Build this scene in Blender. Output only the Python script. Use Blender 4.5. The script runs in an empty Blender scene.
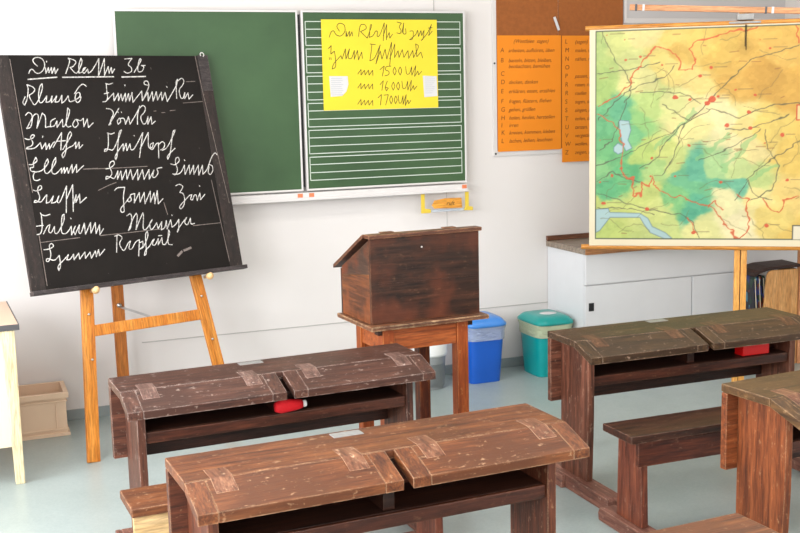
import bpy, bmesh, math, random
import numpy as np
from math import sin, cos, radians, pi
from mathutils import Vector, Matrix
random.seed(7)
SC = bpy.context.scene
COL = SC.collection

# ---------------------------------------------------------------- camera
def make_camera():
    pit, rol, yaw = 0.15031, -0.02340, 0.37465
    F = Vector((sin(yaw)*cos(pit), cos(yaw)*cos(pit), -sin(pit)))
    R0 = Vector((cos(yaw), -sin(yaw), 0)); U0 = R0.cross(F)
    R = R0*cos(rol) + U0*sin(rol); U = U0*cos(rol) - R0*sin(rol)
    cd = bpy.data.cameras.new('camera'); cd.sensor_width = 36; cd.lens = 1117.465*36/800
    cd.clip_start = .05; cd.clip_end = 60
    c = bpy.data.objects.new('camera', cd); COL.objects.link(c)
    m = Matrix.Identity(4)
    for i in range(3):
        m[i][0] = R[i]; m[i][1] = U[i]; m[i][2] = -F[i]
    m[0][3], m[1][3], m[2][3] = -1.82917, -6.09046, 1.70109
    c.matrix_world = m; SC.camera = c
make_camera()

# ---------------------------------------------------------------- world, lights, exposure
w = bpy.data.worlds.new('world'); SC.world = w; w.use_nodes = True
w.node_tree.nodes['Background'].inputs[0].default_value = (.78, .88, 1, 1)
w.node_tree.nodes['Background'].inputs[1].default_value = 1.5
def area(name, loc, target, sx, sy, power, colour):
    l = bpy.data.lights.new(name, 'AREA'); l.shape = 'RECTANGLE'; l.size = sx; l.size_y = sy
    l.energy = power; l.color = colour
    o = bpy.data.objects.new(name, l); COL.objects.link(o); o.location = loc
    o.rotation_euler = (Vector(target)-Vector(loc)).to_track_quat('-Z', 'Y').to_euler()
    return o
for i, y in enumerate((-1.6, -3.7, -5.8)):
    area('window_daylight', (-3.32, y, 1.75), (-3.32+1, y, 1.45), 1.5, 1.5, (74, 112, 112)[i], (.97, .985, 1))
for x, y in ((-1.2, -1.9), (1.8, -1.9), (-1.2, -5), (1.8, -5)):
    area('ceiling_fill_light', (x, y, 2.93), (x, y, 0), 1.5, .5, 15, (1, .97, .92))  # soft overhead fill added to light the room, no lamps built
area('rear_fill_light', (0, -7.2, 1.9), (0, 0, 1.2), 4.5, 1.6, 75, (1, .98, .95))  # added frontal soft fill from behind the camera, no window in that wall
SC.view_settings.view_transform = 'Standard'; SC.view_settings.look = 'None'
SC.view_settings.gamma = 1; SC.view_settings.use_curve_mapping = False
SC.view_settings.exposure = 0.12
SC.cycles.max_bounces = 8; SC.cycles.diffuse_bounces = 5; SC.cycles.use_denoising = True

# ---------------------------------------------------------------- materials
def lin(c):
    f = lambda v: v/12.92 if v <= .04045 else ((v+.055)/1.055)**2.4
    return (f(c[0]/255), f(c[1]/255), f(c[2]/255), 1)
def new_mat(name):
    m = bpy.data.materials.new(name); m.use_nodes = True
    return m, m.node_tree.nodes, m.node_tree.links, m.node_tree.nodes['Principled BSDF']
def ramp(N, stops):
    r = N.new('ShaderNodeValToRGB'); e = r.color_ramp.elements
    while len(e) < len(stops): e.new(.5)
    for k, (p, c) in enumerate(stops): e[k].position = p; e[k].color = c
    return r
def objcoord(N, L, scale, rnd=True):
    t = N.new('ShaderNodeTexCoord'); mp = N.new('ShaderNodeMapping'); mp.inputs['Scale'].default_value = scale
    L.new(t.outputs['Object'], mp.inputs['Vector'])
    if rnd:
        oi = N.new('ShaderNodeObjectInfo'); mu = N.new('ShaderNodeMath'); mu.operation = 'MULTIPLY'; mu.inputs[1].default_value = 37
        L.new(oi.outputs['Random'], mu.inputs[0]); L.new(mu.outputs[0], mp.inputs['Location'])
    return mp.outputs['Vector']
def noise(N, L, vec, scale, detail=4, rough=.55, dist=0):
    n = N.new('ShaderNodeTexNoise'); n.inputs['Scale'].default_value = scale; n.inputs['Detail'].default_value = detail
    n.inputs['Roughness'].default_value = rough; n.inputs['Distortion'].default_value = dist
    L.new(vec, n.inputs['Vector']); return n.outputs['Fac']
def mix(N, L, fac, a, b, mode='MIX'):
    m = N.new('ShaderNodeMix'); m.data_type = 'RGBA'; m.blend_type = mode
    for s, v in ((0, fac), (6, a), (7, b)):
        if hasattr(v, 'links'): L.new(v, m.inputs[s])
        else: m.inputs[s].default_value = v
    return m.outputs[2]
def edge_mask(N, L, radius, lo=.02, hi=.22):
    b = N.new('ShaderNodeBevel'); b.samples = 4; b.inputs['Radius'].default_value = radius
    g = N.new('ShaderNodeNewGeometry'); d = N.new('ShaderNodeVectorMath'); d.operation = 'DOT_PRODUCT'
    L.new(b.outputs[0], d.inputs[0]); L.new(g.outputs['Normal'], d.inputs[1])
    s = N.new('ShaderNodeMath'); s.operation = 'SUBTRACT'; s.inputs[0].default_value = 1; L.new(d.outputs['Value'], s.inputs[1])
    r = N.new('ShaderNodeMapRange'); r.inputs['From Min'].default_value = lo; r.inputs['From Max'].default_value = hi
    L.new(s.outputs[0], r.inputs[0]); return r.outputs[0]
def wood(name, dark, mid, light, axis='x', wear=(190, 160, 140), wear_amt=.55, rough=.45, edge=.006, speck=.5, grain=1.0, patch=None, spec=.4):
    m, N, L, P = new_mat(name)
    k = {'x': (1.1, 14, 14), 'z': (14, 14, 1.1), 'y': (14, 1.1, 14)}[axis]
    v = objcoord(N, L, k); g1 = noise(N, L, v, 3.0*grain, 6, .62, .4); g2 = noise(N, L, v, 13*grain, 3, .6)
    base = ramp(N, [(.3, lin(dark)), (.5, lin(mid)), (.72, lin(light))]); L.new(g1, base.inputs[0])
    fine = ramp(N, [(.3, (.42, .42, .42, 1)), (.62, (1.1, 1.1, 1.1, 1))]); L.new(g2, fine.inputs[0])
    c = mix(N, L, .8, base.outputs[0], fine.outputs[0], 'MULTIPLY')
    v3 = objcoord(N, L, (1, 1, 1))
    if patch:
        bl = ramp(N, [(.45, (0, 0, 0, 1)), (.66, (1, 1, 1, 1))]); L.new(noise(N, L, v3, 4.5, 3, .6), bl.inputs[0])
        c = mix(N, L, bl.outputs[0], c, lin(patch))
    # worn scratches and chips
    s1 = ramp(N, [(.60, (0, 0, 0, 1)), (.72, (1, 1, 1, 1))]); L.new(noise(N, L, objcoord(N, L, tuple(q*.4+6 for q in k)), 4.5, 5, .7), s1.inputs[0])
    s2 = ramp(N, [(.685, (0, 0, 0, 1)), (.74, (1, 1, 1, 1))]); L.new(noise(N, L, v3, 42, 3, .5), s2.inputs[0])
    sc = mix(N, L, .5, s1.outputs[0], s2.outputs[0], 'ADD')
    sm = N.new('ShaderNodeMath'); sm.operation = 'MULTIPLY'; sm.inputs[1].default_value = speck; L.new(sc, sm.inputs[0])
    c = mix(N, L, sm.outputs[0], c, lin(wear))
    if edge:
        em = edge_mask(N, L, edge); nz = ramp(N, [(.36, (0, 0, 0, 1)), (.6, (1, 1, 1, 1))]); L.new(noise(N, L, v3, 22, 4, .6), nz.inputs[0])
        e1 = N.new('ShaderNodeMath'); e1.operation = 'MULTIPLY'; L.new(em, e1.inputs[0]); L.new(nz.outputs[0], e1.inputs[1])
        e2 = N.new('ShaderNodeMath'); e2.operation = 'MULTIPLY'; e2.inputs[1].default_value = wear_amt; L.new(e1.outputs[0], e2.inputs[0])
        c = mix(N, L, e2.outputs[0], c, lin(wear))
    L.new(c, P.inputs['Base Color']); P.inputs['Roughness'].default_value = rough
    P.inputs['Specular IOR Level'].default_value = spec
    bu = N.new('ShaderNodeBump'); bu.inputs['Strength'].default_value = .25; bu.inputs['Distance'].default_value = .003
    L.new(g2, bu.inputs['Height']); L.new(bu.outputs[0], P.inputs['Normal'])
    return m
def plain(name, c, rough=.5, metal=0, var=0, scale=8, spec=.5, bump=0):
    m, N, L, P = new_mat(name); P.inputs['Roughness'].default_value = rough; P.inputs['Metallic'].default_value = metal
    P.inputs['Specular IOR Level'].default_value = spec
    n = noise(N, L, objcoord(N, L, (1, 1, 1)), scale, 4)
    a = tuple(max(0, q*(1-var)) for q in lin(c)[:3])+(1,); b = tuple(min(1, q*(1+var)) for q in lin(c)[:3])+(1,)
    r = ramp(N, [(.35, a), (.65, b)]); L.new(n, r.inputs[0]); L.new(r.outputs[0], P.inputs['Base Color'])
    if bump:
        bu = N.new('ShaderNodeBump'); bu.inputs['Strength'].default_value = bump; bu.inputs['Distance'].default_value = .01
        L.new(n, bu.inputs['Height']); L.new(bu.outputs[0], P.inputs['Normal'])
    return m

M = {}
def desk_set(tag, top, panel, wear):
    M[tag+'_x'] = wood(tag+'_x', *top, 'x', wear, .8, .5, .006, .5, patch=tuple(int(q*.82) for q in top[1]))
    M[tag+'_y'] = wood(tag+'_y', *top, 'y', wear, .8, .5, .006, .45)
    M[tag+'_z'] = wood(tag+'_z', *panel, 'z', wear, .75, .5, .005, .35)
    M[tag+'_px'] = wood(tag+'_px', *panel, 'x', wear, .75, .5, .005, .3)
    M[tag+'_py'] = wood(tag+'_py', *panel, 'y', wear, .7, .5, .006, .5)
desk_set('brownred', ((66, 32, 16), (106, 58, 30), (140, 84, 46)), ((56, 26, 16), (90, 46, 28), (124, 66, 42)), (216, 176, 138))
desk_set('purplebrown', ((50, 30, 24), (80, 48, 37), (104, 68, 54)), ((56, 30, 22), (88, 50, 36), (122, 74, 56)), (222, 200, 188))
desk_set('olivebrown', ((40, 26, 14), (66, 45, 26), (90, 64, 38)), ((56, 30, 20), (96, 54, 38), (136, 84, 64)), (200, 168, 144))
desk_set('ochrebrown', ((58, 38, 20), (88, 60, 32), (112, 80, 46)), ((74, 34, 16), (122, 62, 30), (158, 88, 48)), (206, 166, 124))
M['rail_wood'] = wood('rail_wood', (44, 20, 12), (72, 34, 20), (100, 52, 32), 'x', (170, 120, 90), .5, .45, .004, .2)
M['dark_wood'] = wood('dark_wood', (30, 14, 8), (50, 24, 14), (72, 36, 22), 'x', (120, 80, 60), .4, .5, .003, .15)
M['inlay'] = wood('inlay', (72, 42, 28), (116, 72, 50), (158, 112, 84), 'y', (208, 172, 140), .9, .5, .004, 1.0)
M['inlay_grey'] = wood('inlay_grey', (74, 50, 42), (112, 82, 72), (148, 118, 106), 'y', (206, 186, 176), .9, .5, .004, 1.0)
M['inlay_dark'] = wood('inlay_dark', (60, 36, 22), (92, 60, 38), (120, 84, 58), 'y', (170, 130, 104), .6, .5, .002, .5)
M['bench_top'] = wood('bench_top', (34, 17, 11), (60, 32, 21), (88, 52, 36), 'x', (170, 130, 110), .75, .4, .006, .4)
M['bench_side'] = wood('bench_side', (46, 19, 12), (80, 36, 22), (116, 58, 36), 'x', (180, 140, 118), .7, .42, .005, .25)
M['bench_leg'] = wood('bench_leg', (66, 30, 20), (112, 56, 38), (150, 84, 58), 'z', (190, 150, 128), .6, .42, .005, .35)
M['raw_wood'] = wood('raw_wood', (176, 138, 92), (202, 166, 116), (216, 184, 138), 'x', (230, 208, 176), .4, .6, 0, .2)
M['runner'] = wood('runner', (88, 52, 42), (122, 78, 64), (150, 104, 88), 'y', (205, 172, 155), .7, .6, .006, .7)
M['lectern_box'] = wood('lectern_box', (26, 15, 10), (50, 29, 19), (78, 46, 31), 'x', (186, 140, 100), .6, .4, .005, .12, .8, patch=(88, 44, 26))
M['lectern_side'] = wood('lectern_side', (44, 32, 26), (70, 50, 40), (96, 62, 46), 'y', (186, 140, 100), .6, .45, .005, .12, .8, patch=(110, 54, 30))
M['lectern_low'] = wood('lectern_low', (50, 28, 18), (88, 50, 30), (132, 76, 42), 'y', (200, 150, 104), .7, .45, .005, .15, .8, patch=(140, 74, 36))
M['lectern_lid'] = wood('lectern_lid', (66, 38, 28), (96, 58, 42), (122, 80, 60), 'x', (200, 150, 108), .9, .4, .008, .3)
M['plate_wood'] = wood('plate_wood', (70, 40, 28), (104, 64, 44), (140, 90, 60), 'x', (232, 196, 150), 1.0, .45, .014, .5)
M['orange_leg'] = wood('orange_leg', (110, 46, 18), (158, 76, 32), (190, 104, 50), 'z', (222, 166, 100), .8, .4, .006, .35, patch=(140, 62, 24))
M['orange_apron'] = wood('orange_apron', (110, 48, 20), (160, 80, 36), (186, 104, 54), 'x', (210, 150, 90), .5, .42, .004, .1)
M['dark_leg'] = wood('dark_leg', (60, 24, 12), (96, 42, 20), (140, 72, 34), 'z', (190, 130, 74), .6, .42, .005, .3)
M['easel'] = wood('easel', (180, 100, 30), (204, 126, 46), (222, 150, 70), 'z', (240, 190, 120), .2, .38, .003, .1, .9)
M['easel_x'] = wood('easel_x', (180, 100, 30), (204, 126, 46), (222, 150, 70), 'x', (240, 190, 120), .2, .38, .003, .25, .9)
M['easel_dark'] = wood('easel_dark', (150, 84, 30), (176, 102, 40), (196, 124, 54), 'z', (220, 160, 90), .2, .4, .003, .1, .9)
M['map_rod'] = wood('map_rod', (186, 116, 40), (204, 136, 54), (218, 154, 72), 'x', (246, 206, 140), .2, .35, 0, .0)
M['stand_bar'] = wood('stand_bar', (190, 126, 82), (206, 146, 100), (218, 166, 124), 'x', (240, 210, 180), .2, .5, 0, .1)
M['pole'] = wood('pole', (206, 136, 60), (226, 160, 78), (238, 182, 104), 'z', (244, 204, 140), .2, .4, 0, .0)
M['box_wood'] = wood('box_wood', (186, 128, 72), (206, 150, 90), (218, 168, 110), 'z', (228, 190, 140), .3, .5, 0, .1)
M['post_wood'] = wood('post_wood', (196, 128, 88), (214, 150, 106), (224, 168, 128), 'z', (228, 190, 150), .3, .5, 0, .1)
M['counter'] = wood('counter', (120, 104, 88), (146, 130, 114), (164, 150, 134), 'x', (186, 170, 150), .2, .35, 0, .1)
M['counter_lip'] = wood('counter_lip', (84, 50, 34), (112, 72, 52), (130, 88, 66), 'x', (160, 120, 90), .3, .4, 0, .1)
M['counter_front'] = wood('counter_front', (150, 98, 58), (178, 122, 76), (196, 142, 96), 'x', (210, 170, 120), .3, .4, 0, .1)
M['wall'] = plain('wall', (219, 213, 210), .85, 0, .015, 1.5, .3, .02)
M['ceiling'] = plain('ceiling', (240, 240, 238), .9)
M['skirting'] = plain('skirting', (142, 150, 150), .5, 0, .05)
M['white_lac'] = plain('white_lac', (216, 216, 218), .35, 0, .01)
M['white_metal'] = plain('white_metal', (208, 203, 201), .35, 0, .02)
M['groove'] = plain('groove', (178, 174, 170), .7)
M['black'] = plain('black', (20, 20, 22), .5)
M['grey_metal'] = plain('grey_metal', (190, 190, 190), .3, .9, .05)
M['dull_metal'] = plain('dull_metal', (146, 144, 142), .5, .3, .08, 60)
M['beige_crate'] = plain('beige_crate', (222, 192, 164), .55, 0, .02)
M['cream'] = plain('cream', (228, 212, 182), .5, 0, .01)
M['table_top'] = plain('table_top', (204, 168, 140), .35, 0, .02)
M['dark_edge'] = plain('dark_edge', (74, 72, 74), .5, 0, .1)
M['cream_wood'] = wood('cream_wood', (214, 192, 150), (224, 206, 166), (232, 216, 180), 'z', (250, 240, 220), .1, .5, 0, 0)
M['teal'] = plain('teal', (0, 150, 150), .35, 0, .03)
M['teal_lid'] = plain('teal_lid', (12, 146, 140), .3, 0, .03)
M['blue'] = plain('blue', (20, 88, 188), .35, 0, .03)
M['blue_lid'] = plain('blue_lid', (60, 128, 205), .3, 0, .03)
M['grey_bin'] = plain('grey_bin', (150, 152, 152), .4, 0, .03)
M['white_plastic'] = plain('white_plastic', (232, 232, 230), .35)
M['red_fabric'] = plain('red_fabric', (206, 24, 34), .7, 0, .15, 20, .3, .2)
M['red_paint'] = plain('red_paint', (214, 14, 16), .4, 0, .05)
M['yellow_paper'] = plain('yellow_paper', (226, 200, 44), .7, 0, .02)
M['white_paper'] = plain('white_paper', (204, 202, 202), .8)
M['orange_paper'] = plain('orange_paper', (226, 130, 10), .75, 0, .03, 3)
M['cork'] = plain('cork', (146, 82, 32), .85, 0, .08, 40)
M['ink'] = plain('ink', (44, 38, 20), .8)
M['brown_ink'] = plain('brown_ink', (118, 62, 14), .8)
M['grey_ink'] = plain('grey_ink', (150, 150, 160), .8)
M['yellow_plastic'] = plain('yellow_plastic', (214, 184, 60), .4)
M['orange_tag'] = wood('orange_tag', (210, 136, 40), (226, 154, 56), (236, 170, 76), 'x', (240, 190, 110), .2, .5, 0, .2)
M['pale_wood'] = wood('pale_wood', (216, 172, 116), (230, 188, 134), (240, 204, 156), 'x', (250, 226, 190), .2, .35, 0, .0)
M['board_line'] = plain('board_line', (206, 214, 204), .8)
M['orange_plastic'] = plain('orange_plastic', (214, 120, 78), .5)
M['screen'] = plain('screen', (188, 184, 184), .5, 0, .01)

def green_board():
    m, N, L, P = new_mat('green_board'); v = objcoord(N, L, (1, 1, 1))
    r = ramp(N, [(.3, lin((44, 72, 40))), (.7, lin((58, 88, 52)))]); L.new(noise(N, L, v, 1.6, 5, .6), r.inputs[0])
    L.new(r.outputs[0], P.inputs['Base Color']); P.inputs['Roughness'].default_value = .55; return m
M['green'] = green_board()
def slate():
    m, N, L, P = new_mat('slate'); v = objcoord(N, L, (1, 1, 1))
    r = ramp(N, [(.3, lin((17, 13, 11))), (.7, lin((30, 24, 21)))]); L.new(noise(N, L, v, 2.2, 6, .65), r.inputs[0])
    s = ramp(N, [(.69, (0, 0, 0, 1)), (.76, (1, 1, 1, 1))]); L.new(noise(N, L, objcoord(N, L, (3, 3, 1)), 14, 5, .7), s.inputs[0])
    sm = N.new('ShaderNodeMath'); sm.operation = 'MULTIPLY'; sm.inputs[1].default_value = .35; L.new(s.outputs[0], sm.inputs[0])
    c = mix(N, L, sm.outputs[0], r.outputs[0], lin((150, 140, 134)))
    L.new(c, P.inputs['Base Color']); P.inputs['Roughness'].default_value = .6; P.inputs['Specular IOR Level'].default_value = .2; return m
M['slate'] = slate()
M['slate_frame'] = wood('slate_frame', (24, 18, 16), (38, 28, 25), (56, 40, 36), 'z', (150, 130, 120), .4, .55, .004, .35)
M['slate_ledge'] = wood('slate_ledge', (36, 30, 30), (58, 50, 50), (80, 70, 70), 'x', (150, 140, 136), .5, .5, .004, .3)
def chalk():
    m, N, L, P = new_mat('chalk'); v = objcoord(N, L, (1, 1, 1))
    r = ramp(N, [(.3, lin((140, 134, 130))), (.6, lin((214, 210, 206)))]); L.new(noise(N, L, v, 90, 3), r.inputs[0])
    L.new(r.outputs[0], P.inputs['Base Color']); P.inputs['Roughness'].default_value = .9; return m
M['chalk'] = chalk()
M['faint_chalk'] = plain('faint_chalk', (124, 112, 106), .9, 0, .3, 60)
def floor_mat():
    m, N, L, P = new_mat('floor'); v = objcoord(N, L, (1, 1, 1))
    a = ramp(N, [(.3, lin((146, 158, 156))), (.7, lin((162, 173, 171)))]); L.new(noise(N, L, v, 1.3, 5, .6), a.inputs[0])
    s = ramp(N, [(.3, (.86, .88, .9, 1)), (.68, (1.06, 1.05, 1.04, 1))]); L.new(noise(N, L, v, 95, 3, .7), s.inputs[0])
    c = mix(N, L, .8, a.outputs[0], s.outputs[0], 'MULTIPLY')
    L.new(c, P.inputs['Base Color'])
    rr = N.new('ShaderNodeMapRange'); rr.inputs['To Min'].default_value = .24; rr.inputs['To Max'].default_value = .42
    L.new(noise(N, L, v, 6, 4), rr.inputs[0]); L.new(rr.outputs[0], P.inputs['Roughness'])
    P.inputs['Specular IOR Level'].default_value = .6; return m
M['floor'] = floor_mat()
def bag_mat(name, c, a):
    m, N, L, P = new_mat(name); P.inputs['Base Color'].default_value = lin(c); P.inputs['Roughness'].default_value = .25
    P.inputs['Alpha'].default_value = a
    bu = N.new('ShaderNodeBump'); bu.inputs['Strength'].default_value = .9; bu.inputs['Distance'].default_value = .02
    L.new(noise(N, L, objcoord(N, L, (1, 1, 3)), 22, 4, .6, 1.5), bu.inputs['Height']); L.new(bu.outputs[0], P.inputs['Normal']); return m
M['bag_clear'] = bag_mat('bag_clear', (214, 224, 236), .5)
M['bag_green'] = bag_mat('bag_green', (206, 214, 178), .85)
def motley():
    m, N, L, P = new_mat('motley'); v = N.new('ShaderNodeTexVoronoi'); v.inputs['Scale'].default_value = 34
    L.new(objcoord(N, L, (1, 1, .6)), v.inputs['Vector'])
    s = N.new('ShaderNodeSeparateColor'); L.new(v.outputs['Color'], s.inputs[0])
    r = ramp(N, [(.0, lin((30, 28, 40))), (.35, lin((34, 60, 44))), (.55, lin((40, 52, 110))), (.75, lin((110, 50, 34))), (.9, lin((70, 130, 150)))]); r.color_ramp.interpolation = 'CONSTANT'
    L.new(s.outputs[0], r.inputs[0]); L.new(r.outputs[0], P.inputs['Base Color']); P.inputs['Roughness'].default_value = .4; return m
M['motley'] = motley()
def map_mat():
    m, N, L, P = new_mat('map_print'); a = N.new('ShaderNodeVertexColor'); a.layer_name = 'print'
    L.new(a.outputs['Color'], P.inputs['Base Color']); P.inputs['Roughness'].default_value = .6; return m
M['map'] = map_mat()

# ---------------------------------------------------------------- helpers
def empty(name, label, cat, loc=(0, 0, 0), rz=0, group=None):
    o = bpy.data.objects.new(name, None); COL.objects.link(o); o.location = loc; o.rotation_euler = (0, 0, rz)
    o.empty_display_size = .05; return tag(o, label, cat, group)
def tag(o, label, cat, group=None):
    o['label'] = label; o['category'] = cat
    if group: o['group'] = group
    return o
def struct(o): o['kind'] = 'structure'; return o
def link(name, bm, mat, parent=None, bevel=0, smooth=False, seg=2):
    bmesh.ops.recalc_face_normals(bm, faces=bm.faces)
    if bevel:
        es = [e for e in bm.edges if len(e.link_faces) == 2 and e.calc_face_angle(0) > .5]
        bmesh.ops.bevel(bm, geom=es, offset=bevel, segments=seg, affect='EDGES', profile=.6)
    me = bpy.data.meshes.new(name); bm.to_mesh(me); bm.free()
    if smooth:
        for p in me.polygons: p.use_smooth = True
    if mat: me.materials.append(mat)
    o = bpy.data.objects.new(name, me); COL.objects.link(o)
    if parent: o.parent = parent
    return o
def addbox(bm, x0, x1, y0, y1, z0, z1, mtx=None):
    vs = [bm.verts.new((x, y, z)) for z in (z0, z1) for y in (y0, y1) for x in (x0, x1)]
    for f in ((0, 1, 3, 2), (4, 6, 7, 5), (0, 4, 5, 1), (2, 3, 7, 6), (0, 2, 6, 4), (1, 5, 7, 3)):
        bm.faces.new([vs[i] for i in f])
    if mtx:
        for q in vs: q.co = mtx @ q.co
    return vs
def box(name, x0, x1, y0, y1, z0, z1, mat, parent=None, bevel=.002, mtx=None):
    bm = bmesh.new(); addbox(bm, x0, x1, y0, y1, z0, z1, mtx); return link(name, bm, mat, parent, bevel)
def prism(name, prof, a0, a1, mat, parent=None, bevel=.002, axis='x', mtx=None):
    """prof: closed polygon; axis x -> (y,z) extruded a0..a1; axis y -> (x,z); axis z -> (x,y)"""
    bm = bmesh.new(); mk = {'x': lambda a, p: (a, p[0], p[1]), 'y': lambda a, p: (p[0], a, p[1]), 'z': lambda a, p: (p[0], p[1], a)}[axis]
    A = [bm.verts.new(mk(a0, p)) for p in prof]; B = [bm.verts.new(mk(a1, p)) for p in prof]; n = len(prof)
    bm.faces.new(A); bm.faces.new(B[::-1])
    for i in range(n): bm.faces.new((A[i], A[(i+1) % n], B[(i+1) % n], B[i]))
    if mtx: bm.transform(mtx)
    return link(name, bm, mat, parent, bevel)
def beam(name, p, q, w, d, mat, parent=None, bevel=.002, side=(0, 1, 0)):
    """square bar from p to q, w wide, d deep along 'side'"""
    p, q = Vector(p), Vector(q); z = (q-p); ln = z.length; z.normalize(); y = Vector(side); y = (y - z*y.dot(z)).normalized(); x = y.cross(z)
    m = Matrix((x, y, z)).transposed().to_4x4(); m.translation = p
    bm = bmesh.new(); addbox(bm, -w/2, w/2, -d/2, d/2, 0, ln)
    o = link(name, bm, mat, parent, bevel); o.matrix_local = m; return o
def lathe(name, prof, mat, parent=None, n=32, loc=(0, 0, 0), mtx=None, sx=1, sy=1, sq=0):
    """revolve (r,z); sq>0 gives rounded-square sections"""
    bm = bmesh.new(); rings = []
    for r, z in prof:
        ring = []
        for k in range(n):
            a = 2*pi*k/n; c, s = cos(a), sin(a)
            if sq: f = (abs(c)**sq+abs(s)**sq)**(-1/sq)
            else: f = 1
            ring.append(bm.verts.new((loc[0]+r*c*f*sx, loc[1]+r*s*f*sy, loc[2]+z)))
        rings.append(ring)
    for a, b in zip(rings, rings[1:]):
        for k in range(n): bm.faces.new((a[k], a[(k+1) % n], b[(k+1) % n], b[k]))
    if prof[0][0] > .0005: bm.faces.new(rings[0][::-1])
    if prof[-1][0] > .0005: bm.faces.new(rings[-1])
    if mtx: bm.transform(mtx)
    return link(name, bm, mat, parent, 0, True)
def ribbon(bm, pts, w, fn, lift):
    """flat stroke: pts 2-D on a surface, fn(u,v,lift)->3-D"""
    P = []
    for p in pts:
        if not P or (abs(p[0]-P[-1][0])+abs(p[1]-P[-1][1])) > 1e-5: P.append(p)
    if len(P) < 2: return
    for _ in range(2):                                  # round the gentle turns, keep the zigzags sharp
        Q = [P[0]]
        for a, c, b in zip(P, P[1:], P[2:]):
            u, v = (c[0]-a[0], c[1]-a[1]), (b[0]-c[0], b[1]-c[1])
            cs = (u[0]*v[0]+u[1]*v[1])/((math.hypot(*u)*math.hypot(*v)) or 1)
            if cs > -.3: Q += [(c[0]-u[0]*.22, c[1]-u[1]*.22), (c[0]+v[0]*.22, c[1]+v[1]*.22)]
            else: Q.append(c)
        P = Q+[P[-1]]
    for a, b in zip(P, P[1:]):
        dx, dy = b[0]-a[0], b[1]-a[1]; l = math.hypot(dx, dy) or 1; tx, ty = dx/l*w*.3, dy/l*w*.3; nx, ny = -dy/l*w/2, dx/l*w/2
        lift += 1e-6
        q = [(a[0]-tx+nx, a[1]-ty+ny), (a[0]-tx-nx, a[1]-ty-ny), (b[0]+tx-nx, b[1]+ty-ny), (b[0]+tx+nx, b[1]+ty+ny)]
        bm.faces.new([bm.verts.new(fn(u, v, lift)) for u, v in q])
def stroke_word(name, strokes, w, fn, lift, mat, parent, k=.001):
    bm = bmesh.new()
    for s in strokes: ribbon(bm, [(a*k, b*k) for a, b in s], w, fn, lift)
    return link(name, bm, mat, parent)
def text_mesh(name, body, size, mtx, mat, parent, shear=.25, extrude=0):
    cu = bpy.data.curves.new(name, 'FONT'); cu.body = body; cu.size = size; cu.shear = shear; cu.extrude = extrude
    t = bpy.data.objects.new(name, cu); COL.objects.link(t); dg = bpy.context.evaluated_depsgraph_get(); dg.update()
    me = bpy.data.meshes.new_from_object(t.evaluated_get(dg)); bpy.data.objects.remove(t); bpy.data.curves.remove(cu)
    me.name = name; me.transform(mtx); me.materials.clear(); me.materials.append(mat)
    o = bpy.data.objects.new(name, me); COL.objects.link(o); o.parent = parent; return o
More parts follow.
